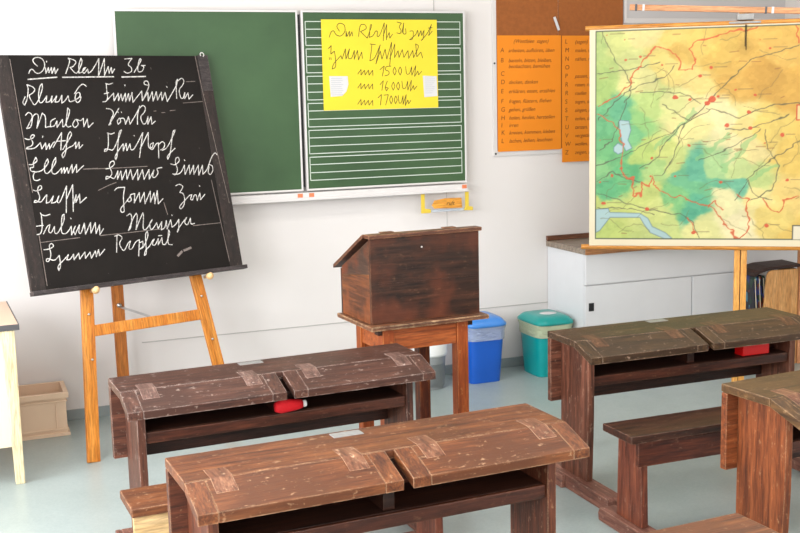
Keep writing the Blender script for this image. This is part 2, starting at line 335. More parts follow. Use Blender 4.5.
CHALK={'Die':[[(155,1910),(165,1929),(177,1931),(190,1911),(209,1910),(232,1928),(243,1958),(234,1983),(216,1990),(197,1988),(184,1977),(188,1962),(203,1946)],[(242,1939),(240,1910),(257,1939),(255,1913),(272,1939),(270,1909),(287,1939),(287,1909),(304,1932)],[(253,1971),(252,1966)]],'Klasse':[[(340,1909),(373,1973),(365,1986),(396,1977),(403,1964),(383,1943),(367,1939),(391,1905),(411,1924),(436,1970),(431,1986),(414,1954),(408,1910),(425,1915),(448,1939),(435,1935),(427,1916),(435,1907),(457,1931),(457,1910),(477,1920),(525,1984),(508,1897)],[(511,1900),(554,1984),(540,1896)],[(543,1904),(568,1943),(567,1909),(584,1939),(583,1909),(600,1931)]],'3b':[[(664,1983),(704,1986),(674,1953),(695,1938),(691,1916),(663,1907),(649,1919)],[(704,1913),(758,1979),(747,1987),(727,1938),(727,1913),(751,1918),(765,1943),(750,1949),(772,1949)]],'underline':[[(147,1881),(292,1891)],[(320,1890),(588,1891)]],'underline2':[[(632,1889),(764,1891)]],'Klaas':[[(119,1796),(101,1767),(110,1755),(128,1785),(141,1836),(137,1855),(163,1845),(174,1830),(158,1812),(136,1803),(150,1764),(159,1753),(182,1777),(211,1835),(212,1859),(199,1847),(185,1806),(183,1765),(198,1765),(226,1798),(217,1767),(236,1768),(252,1797),(243,1764),(257,1775),(275,1797),(262,1767),(281,1767),(302,1800),(295,1761),(312,1770),(333,1796),(334,1764),(362,1773),(395,1791),(396,1814),(376,1810),(364,1780),(374,1759),(391,1771),(398,1791)],[(368,1807),(392,1837),(413,1854),(424,1854),(435,1843)]],'Marlon':[[(106,1706),(124,1722),(141,1705),(124,1645),(102,1641),(152,1715),(172,1705),(151,1641),(190,1714),(204,1699),(194,1643),(220,1648)],[(250,1686),(224,1674),(219,1645),(241,1649),(256,1673),(251,1641),(285,1680),(281,1643),(293,1646),(332,1723),(321,1736),(298,1655),(305,1639),(322,1645)],[(351,1678),(330,1654),(340,1634),(364,1653),(356,1678),(376,1669),(392,1682),(388,1639),(412,1678),(411,1635),(439,1657)]],'Birthe':[[(85,1593),(101,1586),(125,1593),(135,1606),(125,1611),(111,1599),(122,1571),(112,1555),(88,1549),(84,1543),(103,1541),(127,1544),(157,1570),(159,1539),(182,1567),(180,1535),(200,1563),(197,1536),(219,1567),(228,1570)],[(174,1601),(171,1595)],[(215,1543),(270,1615),(252,1529)],[(241,1573),(283,1574)],[(262,1531),(297,1574),(321,1604),(314,1618),(298,1601),(272,1506),(256,1490),(252,1507),(287,1537),(317,1547),(334,1565),(328,1533),(350,1563),(346,1532),(368,1550)]],'Ellen':[[(85,1466),(101,1465),(129,1482),(123,1499),(106,1475),(106,1451),(86,1452),(89,1432),(108,1431),(95,1412),(96,1390),(112,1386),(126,1392)],[(108,1428),(143,1432),(182,1470),(179,1489),(160,1465),(153,1422),(171,1416),(218,1468),(220,1493),(200,1469),(187,1419),(206,1410),(241,1440),(236,1415),(255,1443),(251,1414),(269,1440),(270,1413),(296,1454),(291,1413),(319,1453),(313,1414),(337,1434),(354,1446)]],'Friederike':[[(540,1857),(555,1851),(578,1858)],[(542,1855),(538,1810),(538,1783),(527,1764),(508,1763)],[(523,1804),(548,1809)],[(529,1768),(573,1806),(569,1766),(598,1805),(593,1767),(613,1801),(614,1766),(637,1805),(631,1761),(654,1803),(652,1764),(674,1808),(670,1757),(729,1815),(723,1764),(776,1838),(772,1868),(751,1866),(748,1849),(768,1845)],[(723,1764),(762,1807),(756,1762),(787,1810),(783,1761),(810,1810),(809,1766),(838,1807),(834,1762),(859,1805),(863,1757),(934,1844),(943,1875),(931,1860),(920,1772)],[(941,1864),(969,1883),(981,1868),(970,1844),(939,1818),(944,1772),(957,1770),(973,1803),(966,1770),(991,1801),(991,1767),(1018,1790)],[(642,1849),(641,1843)],[(873,1837),(876,1832)]],'Soenke':[[(521,1728),(546,1725),(558,1702),(530,1664),(532,1647),(520,1644),(561,1694),(588,1728)],[(582,1677),(567,1663),(571,1646),(588,1659),(584,1676),(609,1677),(610,1645),(633,1683),(634,1644),(661,1676),(696,1720),(703,1737),(683,1691),(675,1642)],[(694,1720),(721,1742),(735,1730),(727,1705),(696,1681),(705,1641),(722,1644),(740,1681),(732,1641),(757,1679),(755,1640),(777,1656)],[(580,1709),(581,1706)],[(598,1709),(599,1705)]],'Christoph':[[(505,1604),(523,1596),(542,1603)],[(509,1602),(501,1544),(489,1513),(474,1511),(478,1524),(500,1521),(521,1512),(570,1591),(583,1616),(567,1608),(537,1484),(527,1466),(523,1481),(556,1521),(580,1545),(574,1509),(596,1547),(594,1509),(616,1543),(615,1510),(635,1514),(697,1599),(656,1471)],[(666,1513),(727,1598),(712,1516),(735,1516),(746,1543),(728,1538),(722,1513),(735,1506),(759,1537),(774,1542),(762,1462)],[(773,1532),(798,1550),(810,1534),(799,1512),(779,1504)],[(787,1501),(817,1511),(867,1580),(881,1605),(866,1601),(830,1478),(811,1453),(810,1470),(863,1509)],[(646,1586),(647,1582)]],'Benno':[[(465,1423),(487,1424),(516,1442),(515,1462),(497,1457),(485,1437),(497,1399),(480,1379),(458,1371),(461,1387),(484,1380),(502,1368),(528,1409),(518,1367),(543,1407),(542,1363),(573,1413),(569,1363),(597,1412),(599,1361),(635,1410),(627,1355),(661,1408),(661,1357),(697,1406),(690,1356),(724,1402),(708,1365),(724,1362),(747,1386),(739,1410),(771,1412)]],'Linus':[[(824,1428),(847,1420),(877,1440),(874,1462),(857,1457),(850,1433),(859,1394),(838,1367),(825,1376),(857,1371),(878,1384),(900,1417),(895,1368),(928,1416),(923,1367),(953,1414),(946,1365),(981,1413),(974,1359),(1005,1411),(999,1362),(1027,1384),(1049,1422),(1070,1456),(1093,1476),(1102,1462)],[(1045,1412),(1064,1406),(1062,1377),(1041,1355),(1030,1372),(1043,1401)],[(905,1446),(907,1441)]],'Jonna':[[(494,1312),(509,1325),(550,1324),(535,1284),(528,1226),(527,1200),(509,1199),(508,1219),(545,1250),(568,1273),(552,1258),(559,1247),(576,1256),(570,1285),(598,1288),(587,1241),(623,1292),(619,1242),(650,1291),(644,1232),(684,1294),(676,1238),(703,1284),(698,1228),(723,1295),(717,1226),(748,1251)]],'Zoe':[[(831,1312),(853,1321),(875,1306),(848,1276),(867,1270),(871,1242),(861,1208),(838,1187),(830,1202),(870,1233),(900,1257),(915,1260),(901,1235),(914,1230),(927,1257),(941,1258),(940,1226),(963,1265),(960,1229),(991,1256)],[(967,1304),(969,1299)]],'Lasse':[[(85,1342),(100,1336),(127,1344),(128,1362),(114,1360),(104,1339),(113,1305),(98,1283),(80,1283),(87,1295),(111,1278),(137,1307),(147,1315),(138,1275),(155,1278),(178,1307),(163,1273),(186,1275),(205,1305),(190,1274),(205,1271),(251,1351),(228,1220)],[(242,1289),(283,1355),(264,1224)],[(273,1264),(292,1305),(284,1267),(310,1307),(305,1262),(342,1288)]],'Fabian':[[(102,1230),(105,1221),(124,1214),(147,1220)],[(105,1221),(100,1159),(87,1130),(69,1128)],[(72,1168),(107,1170)],[(100,1128),(124,1164),(139,1170),(125,1137),(138,1128),(159,1159),(154,1126),(170,1123),(212,1183),(216,1214),(204,1209),(186,1124),(207,1118),(225,1131),(242,1153),(237,1111),(263,1152),(248,1132),(254,1110),(284,1156),(273,1116),(285,1112),(310,1162),(307,1108),(342,1162),(335,1109),(366,1160),(361,1106),(386,1147),(379,1098),(403,1126)],[(246,1193),(247,1189)]],'Marvija':[[(536,1179),(556,1191),(563,1172),(547,1116),(532,1105),(569,1168),(589,1188),(593,1174),(573,1106),(599,1150),(625,1188),(626,1171),(609,1101),(630,1101),(669,1148),(651,1130),(650,1101),(662,1098),(691,1130),(693,1099),(720,1133),(710,1092),(731,1099),(746,1136),(743,1093),(771,1139),(772,1100),(793,1110),(817,1137),(808,1085),(797,1072),(806,1091),(846,1128),(863,1143),(844,1117),(860,1100),(884,1137),(880,1104),(903,1108)],[(782,1164),(783,1159)]],'Raphael':[[(451,1003),(467,1086)],[(453,1083),(478,1090),(496,1072),(470,1046),(484,1008),(496,1009),(519,1043),(533,1051),(516,1013),(534,1009),(560,1046),(582,1053),(564,972)],[(579,1037),(599,1044),(596,1016),(576,1006),(598,1012),(634,1070),(632,1091),(618,1079),(608,976),(595,972),(603,996),(633,1016),(655,1045),(663,1048),(645,1022),(662,1015),(685,1049),(679,1017),(706,1051),(702,1015),(723,1015),(756,1074),(750,1088),(731,1014),(757,1010)],[(689,1063),(708,1063)]],'Bjarne':[[(90,1053),(114,1053),(141,1063),(135,1081),(117,1073),(122,1026),(104,993),(91,998),(99,1012),(133,994),(160,1018),(159,966),(146,946),(143,968),(186,1000),(205,1017),(193,993),(210,992),(231,1017),(229,989),(257,1019),(258,990),(289,1021),(287,990),(315,1018),(317,987),(343,1021),(343,992),(360,1026),(360,995),(392,1024)]],'l1':[[(351,1428),(479,1426)]],'l1b':[[(348,1429),(424,1429)]],'l2':[[(80,1089),(276,1094)]],'l3':[[(380,1094),(523,1094),(721,1097)]],'l4':[[(892,1097),(1052,1098)]],'l5':[[(778,1708),(791,1709)],[(819,1699),(840,1699)],[(869,1708),(901,1710)],[(953,1747),(1015,1750),(1069,1753)],[(991,1861),(1045,1863)]],'l6':[[(410,1426),(496,1424),(691,1423)]],'l7':[[(409,1318),(473,1342),(509,1351)]],'l8':[[(749,1231),(759,1167)]],'edge':[[(1070,2001),(1076,1841),(1127,1199)]],'edge2':[[(1043,1329),(1070,889)]],'edge3':[[(78,1124),(78,881)]],'edge4':[[(74,1980),(80,1331)]],'smudge':[[(818,974),(840,979),(858,984)],[(779,950),(804,969)]]}
POSTER={'Die':[[(170,2043),(180,2071),(197,2082),(211,2054),(240,2047),(267,2076),(263,2112),(234,2123),(213,2105),(231,2076)],[(269,2047),(271,2076),(275,2047),(291,2076),(292,2047),(306,2073),(309,2049)]],'Klasse':[[(345,2047),(355,2114),(388,2114),(395,2089),(357,2074),(397,2038),(429,2112),(417,2114),(410,2042),(432,2049),(448,2078),(462,2076),(455,2047),(472,2047),(503,2123),(494,2023)],[(494,2049),(518,2114),(514,2028)],[(516,2039),(532,2069),(534,2037),(552,2059)]],'3b':[[(581,2128),(608,2122),(591,2099),(607,2083),(600,2060),(578,2067)],[(610,2065),(623,2123),(615,2060),(637,2060),(633,2091)]],'zeigt':[[(659,2076),(683,2080),(677,2030),(657,2028),(696,2055),(708,2082),(713,2046),(729,2080),(733,2051),(749,2082),(743,2032),(729,2023),(769,2062),(796,2115),(777,2051),(800,2076)],[(775,2094),(801,2096)]],'Unsere':[[(163,1980),(180,1997),(176,1950),(198,1966),(202,1939),(205,1876),(181,1867),(189,1896),(236,1941),(242,1921),(264,1979),(265,1921),(288,1979),(276,1925),(299,1921),(317,1969),(315,1920),(336,1969),(340,1916),(361,1960),(364,1924)],[(166,1931),(168,1919)],[(176,1931),(177,1919)]],'Schulstunde':[[(412,2005),(445,2001)],[(424,2001),(418,1958),(409,1910),(438,1921),(475,2000),(445,1892),(474,1965),(483,1919),(504,1975),(513,1919),(545,2014),(530,1882)],[(531,1920),(565,2004),(561,1927),(584,1966),(588,1927),(610,1972),(619,1927),(645,1967),(649,1922),(675,1967),(679,1926),(717,1993),(694,2004),(700,1931),(726,1957),(736,1923)]],'um':[[(333,1836),(354,1863),(353,1831),(375,1858),(378,1831),(399,1858),(402,1830),(425,1857),(425,1828)]],'1500':[[(469,1860),(496,1880),(483,1823)],[(537,1879),(507,1878),(501,1857),(526,1850),(524,1831),(498,1824)],[(560,1874),(547,1851),(559,1828),(571,1851),(560,1874)],[(594,1874),(581,1851),(593,1828),(606,1851),(594,1874)]],'Uhr':[[(629,1876),(632,1830),(653,1834),(666,1874),(666,1825),(692,1880),(683,1818),(704,1849),(709,1827),(728,1847)]],'um2':[[(331,1758),(351,1785),(350,1753),(373,1780),(376,1753),(397,1780),(400,1752),(422,1780),(422,1750)]],'1600':[[(467,1774),(488,1797),(478,1742)],[(513,1794),(497,1760),(506,1739),(518,1755),(501,1760)],[(550,1788),(537,1766),(548,1742),(561,1765),(550,1788)],[(580,1788),(567,1765),(579,1742),(591,1765),(580,1788)]],'Uhr2':[[(603,1793),(607,1747),(626,1751),(639,1791),(639,1741),(663,1797),(655,1734),(675,1766),(679,1743),(697,1764)]],'um3':[[(328,1667),(349,1694),(348,1661),(370,1689),(373,1661),(394,1688),(397,1660),(420,1687),(420,1658)]],'1700':[[(453,1701),(475,1719),(467,1659)],[(490,1715),(517,1717),(499,1658)],[(534,1711),(523,1688),(533,1664),(545,1687),(534,1711)],[(563,1710),(551,1687),(561,1664),(573,1687),(563,1710)]],'Uhr3':[[(578,1712),(582,1665),(597,1669),(608,1709),(607,1660),(628,1715),(621,1653),(638,1684),(642,1662),(657,1682)]]}
MAP={'C':[(103,1963,185,210,130),(213,1987,214,222,140),(321,2010,240,226,155),(483,1978,238,210,115),(642,1999,236,203,105),(855,1859,225,182,85),(1061,1906,230,187,92),(1118,1691,222,174,76),(857,1751,222,176,80),(962,1748,215,166,70),(646,1756,240,217,135),(485,1815,240,218,130),(323,1765,225,222,150),(132,1797,180,208,122),(104,1687,172,205,118),(122,1537,108,190,132),(243,1573,100,186,142),(325,1544,150,206,126),(379,1654,190,216,132),(487,1651,222,226,152),(649,1593,246,232,175),(597,1484,240,232,160),(756,1536,246,237,182),(863,1480,240,222,145),(1020,1477,240,212,115),(1127,1367,240,206,105),(161,1379,110,190,125),(327,1377,190,216,120),(436,1376,210,222,130),(273,1237,95,186,124),(162,1153,95,186,128),(106,1267,130,196,132),(491,1292,200,216,132),(547,1218,110,191,145),(654,1251,100,186,155),(761,1289,170,212,150),(869,1194,110,190,160),(878,1271,200,221,150),(656,1151,110,191,142),(603,1050,92,186,150),(494,1084,130,201,132),(764,1094,240,236,182),(975,1204,202,221,142),(977,1094,240,226,155),(1133,1148,246,216,130),(1033,983,240,216,125),(1140,927,236,202,105),(874,955,246,237,192),(659,954,230,231,160),(385,1028,215,226,140),(441,914,205,221,140),(219,1039,202,216,125),(163,913,195,216,122),(107,1068,190,206,115),(594,1649,240,228,160),(403,1872,236,216,125),(186,1851,190,212,128),(268,1876,215,222,145),(762,1206,105,188,150),(918,1370,244,228,160),(812,1398,242,234,178),(1058,2012,226,184,88),(749,1915,230,192,92),(510,1923,228,190,92),(282,1489,120,196,135),(383,1237,170,208,130),(356,1124,200,215,125)],'L':{'water':[[(210,1546),(265,1540),(276,1489),(260,1434),(283,1389),(250,1373),(233,1406),(216,1474)],[(183,1396),(205,1418),(233,1401),(233,1367),(206,1356),(183,1373)],[(84,1045),(152,1051),(163,1028),(330,1022),(374,994),(397,948),(469,914),(508,880),(464,880),(386,914),(353,960),(330,999),(163,999),(107,925),(85,913)]],'red':[[(94,1621),(171,1658),(215,1701),(258,1739),(290,1793),(376,1916),(403,1937),(510,1907),(548,1868),(538,1814),(602,1812),(618,1866),(580,1921),(626,1973),(747,1996),(955,2036),(1124,2046),(1162,1945)],[(94,1587),(144,1542),(216,1490),(233,1406),(222,1322),(228,1255),(284,1220),(290,1130),(329,1124),(334,1192),(384,1163),(399,1231),(417,1163),(494,1123),(603,1095),(701,1061),(766,1011),(849,887),(871,882),(928,955),(900,1011),(914,1094),(860,1122)],[(988,1105),(1021,1049),(1074,1022),(1098,1093),(1186,1115)],[(701,1055),(743,1095),(776,1050)],[(593,999),(649,898)]],'dark':[[(120,2034),(147,1962),(181,1878),(241,1811),(275,1733),(269,1678),(242,1645)],[(94,1548),(226,1685),(323,1743),(458,1772),(511,1842)],[(89,1295),(244,1350),(381,1421),(500,1475),(596,1539),(711,1657),(779,1726),(907,1857),(1163,1929)],[(680,1603),(782,1574),(862,1545),(1017,1613),(1172,1615)],[(90,1137),(207,1102),(330,1056),(440,1033),(550,1016),(615,982),(660,881)],[(328,1276),(409,1320),(479,1431),(569,1529),(649,1593)],[(994,1478),(1013,1368),(1067,1286),(1039,1149),(924,1094)],[(1178,1421),(1025,1314),(895,1205)],[(90,1051),(246,1056),(413,1016)],[(444,1625),(596,1539),(702,1592)],[(648,1631),(540,1694),(324,1699)],[(653,1318),(812,1382),(968,1478)],[(569,1529),(502,1319),(449,1236)],[(784,1481),(915,1490),(1122,1556)],[(106,1380),(172,1435),(269,1684)],[(89,1210),(173,1255),(328,1198)],[(88,1798),(268,1821),(431,1860)],[(845,1094),(881,1150),(906,1205),(950,1122),(1041,1094)]],'green':[[(617,1594),(575,1540),(500,1458),(409,1376)],[(800,1453),(716,1383),(653,1329)],[(943,1451),(866,1359),(772,1261)],[(1051,1286),(922,1205)]],'frame':[[(74,2041),(83,878)]]},'P':[(711,1652,18),(685,1630,10),(743,1667,10),(322,1891,7),(441,1844,7),(514,1667,13),(908,1577,7),(794,1508,7),(915,1490,6),(1084,1449,7),(405,1708,6),(240,1986,7),(142,2016,6),(703,1820,6),(1009,1918,6),(646,1778,5),(106,1199,6),(173,1238,6),(519,1230,6),(763,1195,7),(1116,1203,7),(622,915,7),(1012,955,7),(887,871,5),(368,1045,7),(129,1079,6),(393,1332,6),(246,1876,5),(105,1436,5),(593,1401,6),(996,1407,5),(937,1668,5),(832,1698,5),(594,1649,6),(388,1231,5),(956,1962,5),(876,2060,0)]}
# ---------------------------------------------------------------- the room
WY = .08
struct(box('floor', -3.4, 3.9, -7.6, WY+.1, -.1, 0, M['floor'], bevel=0))
struct(box('ceiling', -3.4, 3.9, -7.6, WY+.1, 3.0, 3.1, M['ceiling'], bevel=0))
struct(box('wall_back', -3.4, 3.9, WY, WY+.12, 0, 3, M['wall'], bevel=0))
struct(box('wall_right', 3.9, 4.0, -7.6, WY+.1, 0, 3, M['wall'], bevel=0))
struct(box('wall_front', -3.4, 3.9, -7.7, -7.6, 0, 3, M['wall'], bevel=0))
bm = bmesh.new()                                   # left wall with three window openings
addbox(bm, -3.5, -3.4, -7.6, WY+.1, 0, .95); addbox(bm, -3.5, -3.4, -7.6, WY+.1, 2.55, 3)
ys = [-7.6, -6.6, -5.0, -4.5, -2.9, -2.4, -.8, WY+.1]
for a, b in ((0, 1), (2, 3), (4, 5), (6, 7)): addbox(bm, -3.5, -3.4, ys[a], ys[b], .95, 2.55)
struct(link('wall_left', bm, M['wall']))
struct(box('baseboard_back', -3.4, 3.9, WY-.012, WY, 0, .058, M['skirting'], bevel=.001))
struct(box('trim_1', -.95, 1.6, WY-.0035, WY, .388, .393, M['groove'], bevel=0))
struct(box('trim_2', .909, .912, WY-.002, WY, .393, 1.15, M['groove'], bevel=0))
struct(box('trim_3', .845, .85, WY-.003, WY, 2.2, 3.0, M['groove'], bevel=0))

# ---------------------------------------------------------------- wall blackboard
ZB, H = 1.188, 1.002
bb = empty('blackboard', 'wide green school blackboard with white frame on the back wall', 'blackboard', (0, 0, ZB))
def bp(name, x0, x1, y0, y1, z0, z1, m, bev=.0015, par=None): return box(name, x0, x1, y0, y1, z0, z1, M[m], par or bb, bev)
for s, x0, x1 in ((0, -1.011, -.011), (1, .011, 1.011)):
    pn = bp('panel', x0+.008, x1-.008, .004, .026, .008, H-.008, 'green')
    bm = bmesh.new()
    addbox(bm, x0, x1, 0, .03, H-.01, H); addbox(bm, x0, x1, 0, .03, 0, .01)
    addbox(bm, x0, x0+.01, 0, .03, .01, H-.01); addbox(bm, x1-.01, x1, 0, .03, .01, H-.01)
    link('panel_frame', bm, M['white_metal'], bb, .001)
    if s:
        lines = bmesh.new(); X0, X1 = .032, .982; fn = lambda a, b, l: (a, l, b)
        top = H-.058
        for k in range(6):
            z0 = top-.1507*k
            for d in (0, .042, .088, .131):
                vs = [lines.verts.new(q) for q in ((X0, .0032, z0-d), (X1, .0032, z0-d), (X1, .0032, z0-d-.0042), (X0, .0032, z0-d-.0042))]; lines.faces.new(vs)
            for xx in (X0, X1-.004):
                vs = [lines.verts.new(q) for q in ((xx, .0032, z0), (xx+.004, .0032, z0), (xx+.004, .0032, z0-.135), (xx, .0032, z0-.135))]; lines.faces.new(vs)
        link('ruled_lines', lines, M['board_line'], pn)
bp('backing', -1.0, 1.0, .03, .072, .02, H-.02, 'black')
bp('chalk_tray', -1.02, 1.0, -.028, .03, -.052, -.008, 'white_metal', .004)
bp('tray_lip', -1.02, 1.0, -.036, -.028, -.052, -.034, 'white_metal', .002)
for x in (-.055, .012, .965, -1.0): bp('corner_cap', x, x+.035, -.004, .0, -.012+.0, .022, 'orange_plastic', .002) if False else box('corner_cap', x, x+.03, -.0295, -.027, -.036, -.012, M['orange_plastic'], bb, .001)

# poster
px0, px1, pz0, pz1 = .125, .83, 1.636, 2.141
po = tag(box('poster', px0, px1, -.003, -.0005, pz0, pz1, M['yellow_paper'], bevel=0), 'yellow poster with black handwriting taped on the green blackboard', 'poster')
fnp = lambda a, b, l: (a, -.003-l, b)
for k, st in POSTER.items(): stroke_word('handwriting', st, .0036, fnp, .0006, M['ink'], po)
def blob(name, prof, y0, y1, mat, par): return prism(name, prof, y0, y1, mat, par, 0, 'y')
lab = blob('label_sticker', [(.162, 1.828), (.272, 1.826), (.276, 1.78), (.262, 1.74), (.235, 1.716), (.168, 1.712)], -.0042, -.0031, M['white_paper'], po)
lab2 = blob('label_sticker', [(.735, 1.822), (.822, 1.818), (.826, 1.703), (.742, 1.698)], -.0042, -.0031, M['white_paper'], po)
for lb, x0, x1 in ((lab, .172, .245), (lab2, .748, .812)):
    bm = bmesh.new()
    for k in range(9):
        z = 1.815-.0115*k; addbox(bm, x0, x1-.02*random.random(), -.0046, -.0043, z-.0015, z)
    link('print_lines', bm, M['grey_ink'], lb)
# hanger with tag under the blackboard
hg = empty('sign_hanger', 'yellow bracket holding an orange name tag under the green blackboard', 'sign', (0, -.005, 0))
for x in (.705, .992):
    prism('bracket', [(x, 1.132), (x+.022, 1.132), (x+.022, 1.045), (x+.06, 1.04), (x+.06, 1.018), (x, 1.018)] if x < .9 else [(x, 1.132), (x+.022, 1.132), (x+.022, 1.045), (x+.048, 1.04), (x+.048, 1.018), (x-.01, 1.022), (x, 1.045)], -.012, .0, M['yellow_plastic'], hg, .002, 'y')
box('clear_rail', .727, .992, -.004, -.002, 1.02, 1.035, M['bag_clear'], hg, 0)
tg = prism('name_tag', [(.79, 1.042), (.772, 1.062), (.79, 1.09), (.86, 1.1), (.966, 1.098), (.97, 1.038)], -.010, -.005, M['orange_tag'], hg, .001, 'y')
text_mesh('tag_writing', 'ruft', .036, Matrix.Translation((.865, -.0108, 1.058)) @ Matrix.Rotation(pi/2, 4, 'X'), M['ink'], tg)

# ---------------------------------------------------------------- pin board and sheets, white board
pb = empty('pin_board', 'tall brown cork pin board with a white frame, right of the blackboard', 'pin board', (0, WY, 0))
box('frame_panel', 1.225, 2.142, -.012, 0, 1.33, 2.62, M['white_metal'], pb, .002)
box('cork_panel', 1.250, 1.672, -.016, -.0122, 1.362, 2.6, M['cork'], pb, .001)
box('cork_panel', 1.6745, 2.138, -.016, -.0122, 1.362, 2.6, M['cork'], pb, .001)
for x, z in ((1.238, 1.345), (1.236, 1.89), (2.13, 1.345)):
    lathe('screw', [(.006, 0), (.006, .003), (.003, .004)], M['black'], pb, 12, mtx=Matrix.Translation((x, -.012, z)) @ Matrix.Rotation(pi/2, 4, 'X'))
s1 = tag(box('paper_sheet', 1.252, 1.69, WY-.0195, WY-.0175, 1.357, 2.055, M['orange_paper'], bevel=0), 'left orange sheet with rows of handwritten words on the pin board', 'paper', 'orange word lists on the pin board')
s2 = tag(box('paper_sheet', 1.696, 2.12, WY-.0225, WY-.020, 1.275, 2.053, M['orange_paper'], bevel=0), 'right orange word sheet hanging lower and partly behind the map', 'paper', 'orange word lists on the pin board')
rows = ['(Westfalen  sagen)', 'arbeiten, aufhören, üben', 'basteln, bitten, bleiben,', 'beobachten, bemühen', '', 'decken, danken', 'erklären, essen, erzählen', 'fragen, flüstern, fliehen', 'gehen, grüßen', 'holen, heulen, herstellen', 'irren', 'kneten, kommen, kleben', 'lachen, leihen, leuchten']
zs = [2.01, 1.955, 1.895, 1.86, 1.815, 1.765, 1.71, 1.65, 1.60, 1.55, 1.505, 1.46, 1.41]
lets = ['', 'A', 'B', '', 'C', 'D', 'E', 'F', 'G', 'H', 'I', 'K', 'L']
def tm(x, y, z): return Matrix.Translation((x, y, z)) @ Matrix.Rotation(pi/2, 4, 'X')
for t, z, l in zip(rows, zs, lets):
    if t: text_mesh('writing', t, .032, tm(1.325 if z < 2 else 1.36, WY-.0205, z), M['brown_ink'], s1, .35)
    if l: text_mesh('row_letter', l, .038, tm(1.272, WY-.0205, z), M['brown_ink'], s1, .1)
rows2 = ['(sagen)', 'malen, messen', 'nähen, nicken', '', 'passen, packen', 'raten, reden', 'raufen', 'sagen, suchen,', 'singen, sollen', 'teilen, tun', 'tanzen, toben', 'vergessen', 'wollen, warten', 'zeigen, zahlen']
lets2 = ['L', 'M', 'N', 'O', 'P', 'R', 'R', 'S', 'S', 'T', 'U', 'V', 'W', 'Z']
for k, (t, l) in enumerate(zip(rows2, lets2)):
    z = 2.005-.0525*k
    if t: text_mesh('writing', t, .032, tm(1.785, WY-.0235, z), M['brown_ink'], s2, .35)
    text_mesh('row_letter', l, .038, tm(1.715, WY-.0235, z), M['brown_ink'], s2, .1)
ck = tag(beam('board_clip', (1.64, WY-.026, 2.165), (1.672, WY-.026, 2.085), .014, .012, M['white_paper'], None, .003), 'short white clip stuck on the brown pin board above the orange sheets', 'clip')  # white clip on the cork
wb = empty('white_board', 'pale grey board mounted high on the wall behind the map', 'board', (0, WY, 0))
box('board_panel', 2.162, 3.4, -.02, -.001, 2.16, 2.75, M['screen'], wb, .001)
box('board_frame', 2.146, 3.41, -.024, -.001, 2.13, 2.16, M['white_metal'], wb, .002)
box('board_frame', 2.146, 2.162, -.024, -.001, 2.16, 2.75, M['white_metal'], wb, .002)

# ---------------------------------------------------------------- cabinet with worktop
cb = empty('cabinet', 'long white cabinet with a brown worktop against the back wall', 'cabinet', (1.60, WY-.004, 0))
D0 = -.46
box('body', 0, 2.1, D0+.02, 0, .07, .75, M['white_lac'], cb, .002)
box('plinth', .02, 2.08, D0+.05, 0, 0, .07, M['skirting'], cb, 0)
box('drawer_front', .002, 2.098, D0, D0+.018, .566, .748, M['white_lac'], cb, .003)
d1 = box('sliding_door', .002, .762, D0+.004, D0+.018, .075, .559, M['white_lac'], cb, .003)
box('sliding_door', .768, 2.098, D0, D0+.018, .075, .559, M['white_lac'], cb, .003)
box('finger_pull', .025, .06, D0+.001, D0+.0045, .405, .455, M['black'], d1, .001)
box('worktop', -.012, 2.12, D0-.015, 0, .751, .786, M['counter'], cb, .003)
box('front_strip', -.012, 2.12, D0-.021, D0-.0155, .751, .786, M['counter_front'], cb, .001)
box('upstand', -.012, 2.12, -.02, 0, .787, .817, M['counter_lip'], cb, .003)

# ---------------------------------------------------------------- bins
def bin_(name, label, cx, cy, w0, d0, w1, d1, h, body, lidm, bag, grp='waste bins by the wall'):
    t = empty(name, label, 'waste bin', (cx, cy, 0), 0, grp)
    def sec(f, z): return ((w0+(w1-w0)*f)/2, (d0+(d1-d0)*f)/2, z)
    def shell(nm, rows, mat, par, sq=7, cap=True):
        bm = bmesh.new(); n = 40; rings = []
        for a, b, z in rows:
            r = []
            for k in range(n):
                th = 2*pi*k/n+.0785; c, s = cos(th), sin(th); f = (abs(c)**sq+abs(s)**sq)**(-1/sq); r.append(bm.verts.new((a*c*f, b*s*f, z)))
            rings.append(r)
        for a, b in zip(rings, rings[1:]):
            for k in range(n): bm.faces.new((a[k], a[(k+1) % n], b[(k+1) % n], b[k]))
        if cap: bm.faces.new(rings[0][::-1]); bm.faces.new(rings[-1])
        return link(nm, bm, mat, par, 0, True)
    shell('bin_body', [sec(0, 0), sec(.02, .004), sec(.5, h*.45), sec(.97, h*.84), sec(1, h*.86)], body, t)
    if bag:
        r = random.Random(3); rows = []
        for k in range(7):
            f = k/6; a, b, z = sec(.75+.25*f, h*(.66+.22*f)); rows.append((a+.006+r.random()*.007, b+.006+r.random()*.006, z))
        shell('bin_liner', rows, bag, t, 6, False)
    a, b, _ = sec(1, 0)
    if lidm:
        ld = shell('lid', [(a+.008, b+.008, h*.86), (a+.014, b+.014, h*.875), (a+.012, b+.012, h*.91), (a*.93, b*.93, h*.965), (a*.8, b*.78, h*.99), (a*.5, b*.5, h)], lidm, t, 6)
        return t, ld
    return t, None
t, ld = bin_('waste_bin', 'teal plastic waste bin with a lid beside the white cabinet', 1.455, -.15, .20, .22, .235, .29, .375, M['teal'], M['teal_lid'], M['bag_green'])
lathe('round_label', [(.048, 0), (.048, .003), (.03, .0035)], M['white_paper'], ld, 28, (.01, -.02, .3725), sx=1.15, sy=.9)
bin_('waste_bin', 'blue plastic waste bin lined with a clear bag, behind the lectern', 1.02, -.12, .20, .20, .235, .27, .40, M['blue'], M['blue_lid'], M['bag_clear'])
g = empty('waste_bin', 'round grey waste bin with a white bag, seen between the lectern legs', 'waste bin', (.678, -.16, 0), 0, 'waste bins by the wall')
